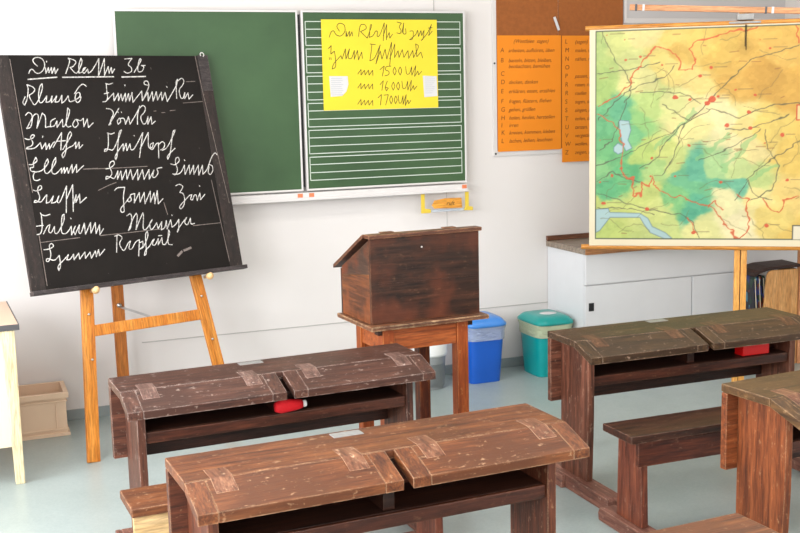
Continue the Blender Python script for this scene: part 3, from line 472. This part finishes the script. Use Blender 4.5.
lathe('bin_body', [(.075, 0), (.08, .004), (.098, .27), (.101, .275), (.101, .28), (.095, .28), (.085, .02), (.001, .02)], M['grey_bin'], g)
lathe('bin_liner', [(.1, .2), (.104, .215), (.102, .24), (.105, .27), (.103, .285), (.097, .287), (.095, .22)], M['white_plastic'], g, 40)
g = empty('bucket', 'low white bucket standing left of the round grey waste bin', 'bucket', (.474, -.17, 0))
lathe('bucket_body', [(.07, 0), (.075, .006), (.086, .18), (.092, .185), (.09, .195), (.082, .19), (.072, .02), (.001, .02)], M['white_plastic'], g)
lathe('base_shadow_ring', [(.066, 0), (.078, .0), (.078, .01), (.07, .01)], M['black'], g)  # black ring paints the shadow line at the bucket foot

# ---------------------------------------------------------------- storage crate, teacher table at the left
c = empty('storage_crate', 'beige plastic storage crate on the floor beside the cream table', 'crate', (-1.395, -.2, 0))
W_, D_, H_ = .46, .25, .23
bm = bmesh.new()
addbox(bm, -W_, 0, 0, D_, 0, .012); addbox(bm, -W_, 0, 0, .01, .012, H_); addbox(bm, -W_, 0, D_-.01, D_, .012, H_)
addbox(bm, -W_, -W_+.01, .01, D_-.01, .012, H_); addbox(bm, -.01, 0, .01, D_-.01, .012, H_)
link('crate_body', bm, M['beige_crate'], c, .002)
bm = bmesh.new()
for z0, z1, e in ((H_-.028, H_, .014), (H_-.05, H_-.042, .006), (.03, .04, .006), (0, .018, .012)):
    addbox(bm, -W_-e, e, -e, 0, z0, z1); addbox(bm, 0, e, 0, D_, z0, z1); addbox(bm, -W_-e, -W_, 0, D_, z0, z1); addbox(bm, -W_-e, e, D_, D_+e*.6, z0, z1)
for x in (-.055, -W_+.05): addbox(bm, x, x+.004, -.005, 0, .04, H_-.05)
link('rim', bm, M['beige_crate'], c, .002)
box('rim_hole', .008, .0145, -.004, .006, H_-.03, H_-.016, M['black'], c, 0)

t = empty('teacher_table', 'cream table with a dark-edged top at the left picture edge', 'table', (-1.628, -.90, 0), radians(2))
box('table_top', -1.2, 0, .004, .66, .715, .738, M['table_top'], t, .002)
bm = bmesh.new(); addbox(bm, -1.2, .004, -.002, .003, .712, .7385); addbox(bm, .0005, .005, .003, .66, .712, .7385)
link('edge_strip', bm, M['dark_edge'], t, .001)
box('front_panel', -1.15, -.04, .03, .045, .17, .71, M['cream'], t, .002)
def leg4(nm, x, y, x2, y2, m, par, z1=.711, a=.028, b=.02):
    bm = bmesh.new()
    lo = [(x2-b, y2-b), (x2+b, y2-b), (x2+b, y2+b), (x2-b, y2+b)]; hi = [(x-a, y-a*.8), (x+a, y-a*.8), (x+a, y+a*.8), (x-a, y+a*.8)]
    A = [bm.verts.new((p[0], p[1], 0)) for p in lo]; B = [bm.verts.new((p[0], p[1], z1)) for p in hi]
    bm.faces.new(A[::-1]); bm.faces.new(B)
    for i in range(4): bm.faces.new((A[i], A[(i+1) % 4], B[(i+1) % 4], B[i]))
    return link(nm, bm, m, par, .003)
leg4('leg', -.045, .026, -.04, .02, M['cream_wood'], t); leg4('leg', -1.15, .03, -1.15, .02, M['cream_wood'], t)
leg4('leg', -.05, .61, -.045, .63, M['box_wood'], t); leg4('leg', -1.15, .61, -1.15, .63, M['box_wood'], t)

# ---------------------------------------------------------------- easel with slate board
TH, PH = 0.29875, 0.23961
ex = Vector((cos(TH), sin(TH), 0)); eb = Vector((-sin(PH)*sin(TH), sin(PH)*cos(TH), cos(PH))); en = ex.cross(eb)   # en points to the room (towards viewer)
if en.y > 0: en = -en
EM = Matrix((ex, -en, eb)).transposed().to_4x4(); EM.translation = Vector((-1.48643, -.82953, 0))
# easel local: x along, y = away from viewer, z up the slope; foot line z=0
es = empty('easel', 'orange wooden A-frame easel carrying the black slate board', 'easel'); es.location = EM.translation
LE = Matrix.Translation(-EM.translation) @ EM
def epart(nm, p, q, w, d, m, par=None):
    return beam(nm, LE @ Vector(p), LE @ Vector(q), w, d, m, par or es, .004, LE.to_3x3() @ Vector((0, 1, 0)))
YL = .052
epart('leg', (.185, YL, .012), (.42, YL, 1.9), .062, .024, M['easel'])
epart('leg', (.966, YL, .012), (.78, YL, 1.9), .062, .024, M['easel'])
epart('crossbar', (.25, YL, .637), (.92, YL, .637), .056, .02, M['easel_x'])
for x, z in ((.255, .50), (.275, .72), (.917, .50), (.895, .73)):
    lathe('bolt', [(.006, 0), (.006, .004), (.003, .006)], M['grey_metal'], es, 12, mtx=LE @ Matrix.Translation((x, YL-.012, z)) @ Matrix.Rotation(pi/2, 4, 'X'))
for x, z in ((.306, .831), (.932, .826)):
    lathe('peg', [(.001, -.034), (.012, -.031), (.019, -.02), (.021, -.01), (.017, .002), (.008, .008), (.008, .045), (.001, .045)], M['pale_wood'], es, 20, mtx=LE @ Matrix.Translation((x, -.004, z)) @ Matrix.Rotation(-pi/2, 4, 'X'))
rt = LE @ Vector((.56, YL+.03, 1.86)); foot = Vector((-1.085, -.12, 0)) - EM.translation
beam('rear_leg', foot, rt, .062, .024, M['easel_dark'], es, .004, (0, 1, 0))
a = LE @ Vector((.262, YL+.016, .70)); k = (.70-0)/1.86; b = foot.lerp(rt, .36)
beam('stay', b, LE @ Vector((.60, YL+.005, .665)), .012, .003, M['grey_metal'], es, 0)
lathe('stay_bolt', [(.012, 0), (.012, .012), (.006, .02)], M['grey_metal'], es, 12, mtx=Matrix.Translation(b+Vector((0, -.03, .012))) @ Matrix.Rotation(pi/2, 4, 'X'))
SW, SB, SH = 1.1457, .8615, 1.1397
sl = empty('slate_board', 'large black slate board with chalk names standing on the easel', 'blackboard'); sl.location = EM.translation
def sb(nm, x0, x1, y0, y1, z0, z1, m, bev=.002): return box(nm, x0, x1, y0, y1, z0, z1, m, sl, bev, LE)
sp = sb('slate_panel', .07, SW-.075, .0, .018, SB, SB+SH, M['slate'], .001)
sb('side_stile', 0, .0698, -.0, .02, SB, SB+SH, M['slate_frame']); sb('side_stile', SW-.0748, SW, 0, .02, SB, SB+SH, M['slate_frame'])
sb('bottom_ledge', -.004, SW+.012, -.028, .02, SB-.022, SB-.001, M['slate_ledge'], .003)
cl = sb('clip_plate', SW-.062, SW-.002, -.004, -.0005, SB+SH-.19, SB+SH+.004, M['slate_ledge'], .001)
bm = bmesh.new()
R_ = .011
fe_ = lambda a_, b_, l: LE @ Vector((a_, -l, b_))
ribbon(bm, [(SW-.035+R_*cos(q), SB+SH+.006+R_*sin(q)) for q in [radians(v) for v in range(-60, 230, 25)]], .005, fe_, .004)
link('hook', bm, M['white_metal'], sl)
for kk, st in CHALK.items():
    if kk[0] == 'l' or kk.startswith('edge'): stroke_word('chalk_line', st, .0032, fe_, .0008, M['faint_chalk'], sp)
    elif kk == 'smudge': stroke_word('chalk_smudge', st, .012, fe_, .0008, M['faint_chalk'], sp)
    elif kk.startswith('underline'): stroke_word('chalk_underline', st, .006, fe_, .001, M['chalk'], sp)
    else: stroke_word('chalk_name', st, .0046, fe_, .001, M['chalk'], sp)

# ---------------------------------------------------------------- wall map on its stand
TM = radians(-34)
mx = Vector((cos(TM), sin(TM), 0))
ms = empty('map_stand', 'tall wooden map stand with a crossbar and metal clamp', 'stand', Vector((1.46984, -.55, 0))+mx*.883, TM)
# local: x along the map, y away from the viewer; map plane y=0
box('pole', -.034, -.002, .022, .05, .02, 2.13, M['pole'], ms, .003); box('pole', .002, .034, .022, .05, .02, 2.13, M['pole'], ms, .003)
box('groove_strip', -.002, .002, .028, .046, .02, 2.1, M['dark_wood'], ms, 0)
box('foot', -.05, .05, .0, .072, .0, .0195, M['pole'], ms, .004)
cbm = box('crossbar', -.62, .62, -.012, .012, -.016, .016, M['stand_bar'], ms, .003); cbm.matrix_local = Matrix.Translation((0, .0, 2.125)) @ Matrix.Rotation(radians(3.4), 4, 'Y')
for x, m in ((-.585, 'dark_edge'), (-.545, 'white_paper'), (.10, 'dark_edge'), (.135, 'white_paper')):
    box('band', x-.006, x+.006, -.0135, .0135, -.018, .018, M[m], cbm, .001)
box('clamp', -.05, .04, -.03, .021, 2.07, 2.104, M['dull_metal'], ms, .006)
box('clamp_base', -.09, .075, -.022, -.0, 2.052, 2.064, M['dull_metal'], ms, .002)
wm = empty('school_map', 'large coloured relief map hanging from the wooden map stand', 'map', (1.46984, -.55, 0), TM)
def rod(nm, z, m, x0, x1):
    o = lathe(nm, [(.001, 0), (.0125, .001), (.014, .004), (.014, x1-x0-.004), (.0125, x1-x0-.001), (.001, x1-x0)], m, wm, 20, mtx=Matrix.Translation((x0, 0, z)) @ Matrix.Rotation(pi/2, 4, 'Y')); return o
rod('bottom_rod', .828, M['map_rod'], 0, 1.766); rod('top_rod', 2.055, M['map_rod'], .022, 1.744)
U0, U1, V0, V1 = .047, 1.719, .838, 2.046
def paint_map():
    st = .0038; nu = int((U1-U0)/st)+1; nv = int((V1-V0)/st)+1
    us = np.linspace(U0, U1, nu); vs = np.linspace(V0, V1, nv); U, V = np.meshgrid(us, vs)
    rs = np.random.RandomState(5)
    def fbm(seed, base, octs=4):
        r = np.random.RandomState(seed); out = np.zeros_like(U); amp = 1
        for o_ in range(octs):
            n = base*2**o_; g = r.rand(n+3, n+3)
            x = (U-U0)/(U1-U0)*n; y = (V-V0)/(V1-V0)*n; i = np.clip(x.astype(int), 0, n); j = np.clip(y.astype(int), 0, n); fx = x-i; fy = y-j
            fx = fx*fx*(3-2*fx); fy = fy*fy*(3-2*fy)
            out += amp*((g[j, i]*(1-fx)+g[j, i+1]*fx)*(1-fy)+(g[j+1, i]*(1-fx)+g[j+1, i+1]*fx)*fy-.5); amp *= .55
        return out
    wu, wv = U+fbm(1, 9, 5)*.075, V+fbm(2, 9, 5)*.075
    num = np.zeros(U.shape+(3,)); den = np.zeros(U.shape)
    for u, v, r, g, b in MAP['C']:
        w_ = 1/((wu-u/1000)**2+(wv-v/1000)**2+.0002)**4
        num += w_[..., None]*np.array((r, g, b)); den += w_
    c = num/den[..., None]
    c += (np.round(fbm(3, 20, 4)*2.6)*9)[..., None]*np.array((1, .9, .6)); c += (fbm(4, 60, 2)*8)[..., None]
    def poly_in(P):
        ins = np.zeros(U.shape, bool); n = len(P)
        for i in range(n):
            (x1, y1), (x2, y2) = P[i], P[(i+1) % n]
            if y1 == y2: continue
            cond = ((y1 > V) != (y2 > V)) & (U < (x2-x1)*(V-y1)/(y2-y1)+x1); ins ^= cond
        return ins
    def dist(P, jit=0):
        d = np.full(U.shape, 9.); uu, vv = U+fbm(8, 40, 2)*jit, V+fbm(9, 40, 2)*jit
        for (x1, y1), (x2, y2) in zip(P, P[1:]):
            l = (x2-x1)**2+(y2-y1)**2 or 1e-9; t_ = np.clip(((uu-x1)*(x2-x1)+(vv-y1)*(y2-y1))/l, 0, 1)
            d = np.minimum(d, np.hypot(uu-x1-t_*(x2-x1), vv-y1-t_*(y2-y1)))
        return d
    def over(mask, col, a=1.): c[...] = c*(1-(mask*a)[..., None])+np.array(col)*(mask*a)[..., None]
    S = lambda P: [(a/1000, b/1000) for a, b in P]
    soft = lambda d, w_: np.clip(1.0-(d-w_)/.003, 0, 1)
    for P in MAP['L']['green']: over(soft(dist(S(P), .03), .012), (140, 200, 130), .55)
    for P in MAP['L']['water']:
        q = poly_in(S(P)).astype(float); over(q, (178, 212, 222)); over(soft(dist(S(P)+[S(P)[0]]), .001), (90, 120, 150), .6)
    for P in MAP['L']['dark']: over(soft(dist(S(P), .014), .0008), (84, 84, 66), .8)
    r = random.Random(9)
    for k in range(70):                                   # small roads and place names
        u, v = r.uniform(.1, 1.68), r.uniform(.9, 2.02); a = r.uniform(-.6, 1.6); P = [(u, v)]
        for j in range(4): a += r.uniform(-.7, .7); P.append((P[-1][0]+.05*cos(a), P[-1][1]+.05*sin(a)))
        over(soft(dist(P, .012), .0002), (110, 104, 66), .5)
    for P in MAP['L']['red']: over(soft(dist(S(P), .022), .0022), (222, 88, 44), .85)
    pts = [(u/1000, v/1000, q/1000) for u, v, q in MAP['P']]+[(r.uniform(1.2, 1.66), r.uniform(.9, 2.0), .006) for _ in range(22)]
    for u, v, q in pts:
        over(soft(np.hypot(U-u, (V-v)*1.2)+fbm(11, 50, 2)*.012, q), (222, 84, 46), .9)
        over(soft(dist([(u+q+.012, v+.004), (u+q+.012+r.uniform(.03, .08), v+.004)]), .0008), (110, 90, 60), .5)
    for k in range(40):
        u, v = r.uniform(.1, 1.66), r.uniform(.9, 2.02); over(soft(dist([(u, v), (u+r.uniform(.012, .05), v+r.uniform(-.003, .01))]), .001), (150, 96, 54), .6)
    # frame and margins
    fr = [(.082, .878), (.082, 2.036), (1.690, 2.036), (1.690, .878), (.082, .878)]
    out = (U < .08) | (V < .878) | (V > 2.037) | (U > 1.69); over(out.astype(float), (250, 240, 214))
    over(soft(dist(fr), .0012), (60, 74, 60), .95)
    leg = (U > 1.155) & (U < 1.35) & (V > 1.53) & (V < 1.61); over(leg.astype(float), (238, 220, 160)); over(soft(dist([(1.155, 1.53), (1.155, 1.61), (1.35, 1.61), (1.35, 1.53), (1.155, 1.53)]), .002), (222, 84, 46), .9)
    leg = (U > 1.15) & (V < .955) & (V > .878) & (U < 1.5); over(leg.astype(float), (246, 240, 220)); over(soft(dist([(1.15, .878), (1.15, .955), (1.5, .955), (1.5, .878)]), .0015), (60, 60, 50), .9)
    c2 = np.clip(c/255*np.array((.82, .80, .76)), 0, 1); c2 = np.where(c2 <= .04045, c2/12.92, ((c2+.055)/1.055)**2.4)
    me = bpy.data.meshes.new('map_sheet')
    wave = -.018+.0012*np.sin(U*9)+.002*np.sin(V*5)
    co = np.stack([U, wave, V], -1).reshape(-1, 3)
    idx = np.arange(nu*nv).reshape(nv, nu); q = np.stack([idx[:-1, :-1], idx[:-1, 1:], idx[1:, 1:], idx[1:, :-1]], -1).reshape(-1, 4)
    me.from_pydata(co.tolist(), [], q.tolist()); me.update()
    ca = me.color_attributes.new('print', 'FLOAT_COLOR', 'POINT')
    ca.data.foreach_set('color', np.concatenate([c2.reshape(-1, 3), np.ones((nu*nv, 1))], 1).astype(np.float32).ravel())
    me.materials.append(M['map']); o = bpy.data.objects.new('map_sheet', me); COL.objects.link(o); o.parent = wm
    bm_ = bmesh.new(); addbox(bm_, .876, .8795, -.024, -.021, 1.93, 2.045); addbox(bm_, .8815, .885, -.024, -.021, 1.91, 2.045); link('hanging_strap', bm_, M['ink'], wm)
paint_map()

# ---------------------------------------------------------------- book box at the right
bx = empty('book_box', 'wooden book box with a dark rim standing behind the right desks', 'box', (2.66, -.62, 0), radians(-8))
box('front_board', .105, .29, .0, .016, 0, .60, M['box_wood'], bx, .004)
box('side_board', .27, .288, .018, .2, 0, .60, M['box_wood'], bx, .004)
box('base_board', .0, .268, .018, .2, 0, .03, M['box_wood'], bx, .003)
prism('rim', [(-.012, .565), (.02, .584), (.09, .602), (.30, .612), (.30, .63), (.09, .622), (.01, .604), (-.014, .59)], -.006, .2, M['dark_wood'], bx, .003, 'y')
prism('curved_side', [(.04, .03), (.105, .03), (.105, .60), (.085, .592), (.074, .57), (.066, .50), (.06, .4), (.04, .3)], .0, .014, M['box_wood'], bx, .003, 'y')
box('corner_post', .296, .36, -.01, .03, 0, .72, M['post_wood'], bx, .003)
lathe('blue_knob', [(.022, 0), (.022, .006), (.012, .009)], M['blue_lid'], bx, 20, mtx=Matrix.Translation((.318, -.01, .60)) @ Matrix.Rotation(pi/2, 4, 'X'))
for i in range(3):
    x = -.004+.032*i; s = .06
    o = prism('picture_book', [(x+.02+s*.3, .032), (x+.046+s*.3, .032), (x+.026, .545), (x+.018, .562), (x+.006, .56), (x, .545)], .03+.004*i, .19, M['motley'], None, .003, 'y')
    o.location = bx.location; o.rotation_euler = bx.rotation_euler
    tag(o, ['dark patterned picture book, leftmost in the wooden book box', 'patterned picture book in the middle of the wooden book box', 'patterned picture book next to the curved edge of the book box'][i], 'book', 'picture books in the book box')
    p2 = prism('page_edges', [(x+.027+s*.3, .034), (x+.030+s*.3, .034), (x+.013, .548), (x+.010, .548)], .0262+.004*i, .0295+.004*i, M['cream'], o, 0, 'y')

# ---------------------------------------------------------------- desks
def desk(label, loc, rz, Hh, W, ms_, inlay, plate='dull_metal', sd=0):
    t = empty('school_desk', label, 'desk', loc, rz, 'old wooden double school desks')
    X, Y, Z = M[ms_+'_x'], M[ms_+'_y'], M[ms_+'_z']; PX, PY = M[ms_+'_px'], M[ms_+'_py']
    s, l, dr, th = .233, .135, .046, .030
    sl_ = dr/l
    box('top_board', 0, W, -s, 0, Hh-th, Hh, X, t, .005)
    mid = W/2; cw = .055
    for a, b in ((0, mid-.014), (mid+.014, W)):
        g_ = .003
        pr = [(-s-g_, Hh-.001), (-s-l, Hh-dr), (-s-l, Hh-dr-th), (-s-g_, Hh-.001-th)]
        lid = prism('lid', pr, a+cw, b-cw, X, t, .0022)
        prism('end_cleat', pr, a, a+cw-.0003, Y, lid, .0022); prism('end_cleat', pr, b-cw+.0003, b, Y, lid, .0022)
        for xc in (a+(.10 if a == 0 else .105), b-.10):
            e = .0009; z1 = lambda y: Hh+e-max(0, (-s-y))*sl_
            pf = [(-s+.07, Hh+e), (-s, Hh+e), (-s-.065, z1(-s-.065)), (-s-.065, z1(-s-.065)-.006), (-s, Hh-.005), (-s+.07, Hh-.005)]
            prism('hinge_inlay', pf, xc-.03, xc+.03, M[inlay], t, 0)
    box('name_plate', mid-.10, mid-.005, -.062, -.018, Hh-.001, Hh+.0018, M[plate], t, .0008)
    for k, x in enumerate((.05, W-.05-.03)):
        prism('side_panel', [(-.032, .062), (-.25, .062), (-.262, .35), (-.262, Hh-th-.012), (-s, Hh-th-.001), (-.032, Hh-th-.001)], x, x+.03, Z, t, .003)
        ru = prism('runner', [(.06, 0), (.06, .05), (.045, .061), (-.45, .061), (-.462, .05), (-.462, 0)], x-.028, x+.052, M['runner'], t, .004)
        box('runner_block', x-.05 if k == 0 else x+.0525, x-.0285 if k == 0 else x+.074, -.12, .055, .002, .058, M['runner'], ru, .004)
    box('back_board', .0, W, -.031, -.003, Hh-.31, Hh-th-.001, PX, t, .003)
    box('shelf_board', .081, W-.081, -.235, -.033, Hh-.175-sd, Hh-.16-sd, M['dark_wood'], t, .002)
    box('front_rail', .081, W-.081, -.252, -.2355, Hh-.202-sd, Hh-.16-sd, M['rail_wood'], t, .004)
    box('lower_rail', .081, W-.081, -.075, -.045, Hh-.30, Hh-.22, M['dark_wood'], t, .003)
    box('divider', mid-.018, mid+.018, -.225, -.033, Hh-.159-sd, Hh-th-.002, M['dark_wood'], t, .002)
    return t
desk('brown double school desk in the foreground, its reddish top front and centre', (-1.34798, -3.01863, 0), radians(2.596), .7129, 1.176, 'brownred', 'inlay', 'dull_metal', .024)
desk('dark purplish double school desk in front of the easel', (-1.36051, -1.85789, 0), radians(2.903), .6796, 1.198, 'purplebrown', 'inlay_grey', 'dull_metal')
desk('olive brown double school desk under the coloured wall map', (.51106, -1.87601, 0), radians(-.326), .6789, 1.176, 'olivebrown', 'inlay_dark')
desk('ochre topped school desk with orange side panel at the right edge', (.61465, -2.93928, 0), radians(4.678), .6789, 1.176, 'ochrebrown', 'inlay')
desk('nearest school desk with only a top corner showing at the bottom edge', (-1.33, -4.055, 0), radians(2.6), .70, 1.176, 'brownred', 'inlay')

# ---------------------------------------------------------------- benches
def bench(label, loc, rz, W, apron, H_=.43, seat='bench_top', ax=.035):
    t = empty('school_bench', label, 'bench', loc, rz, 'wooden benches behind the school desks')
    box('seat', 0, W, -.205, 0, H_-.03, H_, M[seat], t, .005)
    box('front_apron', ax, W-.035, -.198, -.176, H_-.125, H_-.031, apron, t, .003)
    for x in (.06, W-.092):
        prism('side_panel', [(0-.01, .056), (-.185, .056), (-.173, H_-.031), (-.02, H_-.031)], x, x+.03, M['bench_leg'], t, .003)
        prism('runner', [(.085, 0), (.09, .03), (.078, .055), (-.32, .055), (-.33, .045), (-.33, 0)], x-.025, x+.05, M['runner'], t, .005)
    return t
bench('dark brown wooden bench between the olive desk and the ochre desk', (.428, -2.462, 0), radians(-.3), 1.17, M['bench_side'])
bench('short visible bench end with a raw wood apron behind the foreground desk', (-1.408, -2.42, 0), radians(2.6), 1.17, M['raw_wood'], .43, 'brownred_x', .006)

# things in the desks
rc = empty('pencil_case', 'red fabric pencil case with a white tip in the purplish desk', 'pencil case', (-.72, -2.085, .5215), radians(4))
bm = bmesh.new()
lathe('case_body', [(.001, -.06), (.018, -.058), (.026, -.035), (.024, .0), (.021, .03), (.017, .05), (.001, .055)], M['red_fabric'], rc, 24, mtx=Matrix.Translation((0, 0, .028)) @ Matrix.Rotation(pi/2, 4, 'Y'))
lathe('white_tip', [(.001, 0), (.014, .002), (.013, .014), (.001, .018)], M['white_plastic'], rc, 16, mtx=Matrix.Translation((.053, 0, .028)) @ Matrix.Rotation(pi/2, 4, 'Y'))
bm.free()
rb = empty('red_box', 'red tin box on the shelf of the olive brown desk', 'box', (1.40, -2.085, .5205))
box('tin_body', -.03, .115, -.03, .03, 0, .052, M['red_paint'], rb, .004)
box('tin_lid', -.032, .117, -.032, .032, .0522, .062, M['red_paint'], rb, .003)

# ---------------------------------------------------------------- lectern and its stand table
LX, LY, LR = -.254, -1.745, radians(3.5)
lt = empty('lectern_table', 'worn orange-brown wooden stand table under the dark lectern box', 'table', (LX, LY, 0), LR)
PW, PD, PZ = .568, .395, .742
box('table_plate', 0, PW, 0, PD, PZ-.02, PZ, M['plate_wood'], lt, .005)
def lg(x, y, m): box('leg', x, x+.055, y, y+.055, 0, PZ-.021, m, lt, .004)
lg(.07, .045, M['orange_leg']); lg(.43, .045, M['orange_leg']) ; lg(.07, .29, M['orange_leg']); lg(.36, .29, M['dark_leg'])
box('front_apron', .126, .429, .055, .073, PZ-.125, PZ-.021, M['orange_apron'], lt, .002)
box('back_apron', .126, .359, .31, .328, PZ-.125, PZ-.021, M['orange_apron'], lt, .002)
box('side_apron', .076, .094, .101, .289, PZ-.125, PZ-.021, M['orange_apron'], lt, .002)
box('side_apron', .41, .428, .101, .33, PZ-.125, PZ-.021, M['orange_apron'], lt, .002)
box('corner_bracket', .486, .51, .05, .08, PZ-.05, PZ-.021, M['dark_wood'], lt, .002); box('corner_bracket', .05, .069, .05, .09, PZ-.05, PZ-.021, M['dark_wood'], lt, .002)
lb = empty('lectern', 'dark brown wooden lectern box with sloping lid on the stand table', 'lectern', (LX, LY, PZ+.001), LR)
bx0, bx1, by0, by1, fz, bz = .022, .547, .05, .39, .368, .205
fr = box('front_board', bx0, bx1, by0, by0+.018, 0, fz, M['lectern_box'], lb, .002)
box('board_gap', bx0+.002, bx1-.002, by0-.0006, by0, .17, .172, M['dark_wood'], fr, 0)
lathe('knob_hole', [(.004, 0), (.004, .002), (.001, .002)], M['white_paper'], fr, 10, mtx=Matrix.Translation((.265, by0, .318)) @ Matrix.Rotation(pi/2, 4, 'X'))
for x in (bx0, bx1-.018):
    prism('side_board', [(by0+.0185, 0), (by1-.0185, 0), (by1-.0185, .176), (by0+.0185, .214)], x, x+.018, M['lectern_low'], lb, .001)
    prism('side_board', [(by0+.0185, .2155), (by1-.0185, .1775), (by1-.0185, bz+.01), (by0+.0185, fz-.008)], x, x+.018, M['lectern_side'], lb, .001)
box('back_board', bx0, bx1, by1-.018, by1, 0, bz, M['lectern_box'], lb, .002)
box('base_board', bx0+.019, bx1-.019, by0+.019, by1-.019, 0, .015, M['dark_wood'], lb, 0)
box('top_strip', bx0-.008, bx1+.01, by0-.012, by0+.045, fz+.001, fz+.018, M['lectern_lid'], lb, .003)
prism('lid', [(by0+.046, fz+.018), (by1+.05, bz+.010), (by1+.05, bz-.007), (by0+.046, fz+.001)], bx0-.016, bx1+.01, M['lectern_lid'], lb, .003)
for x in (.12, .42): box('hinge', x-.03, x+.03, by0+.03, by0+.06, fz+.0182, fz+.022, M['lectern_lid'], lb, .001)
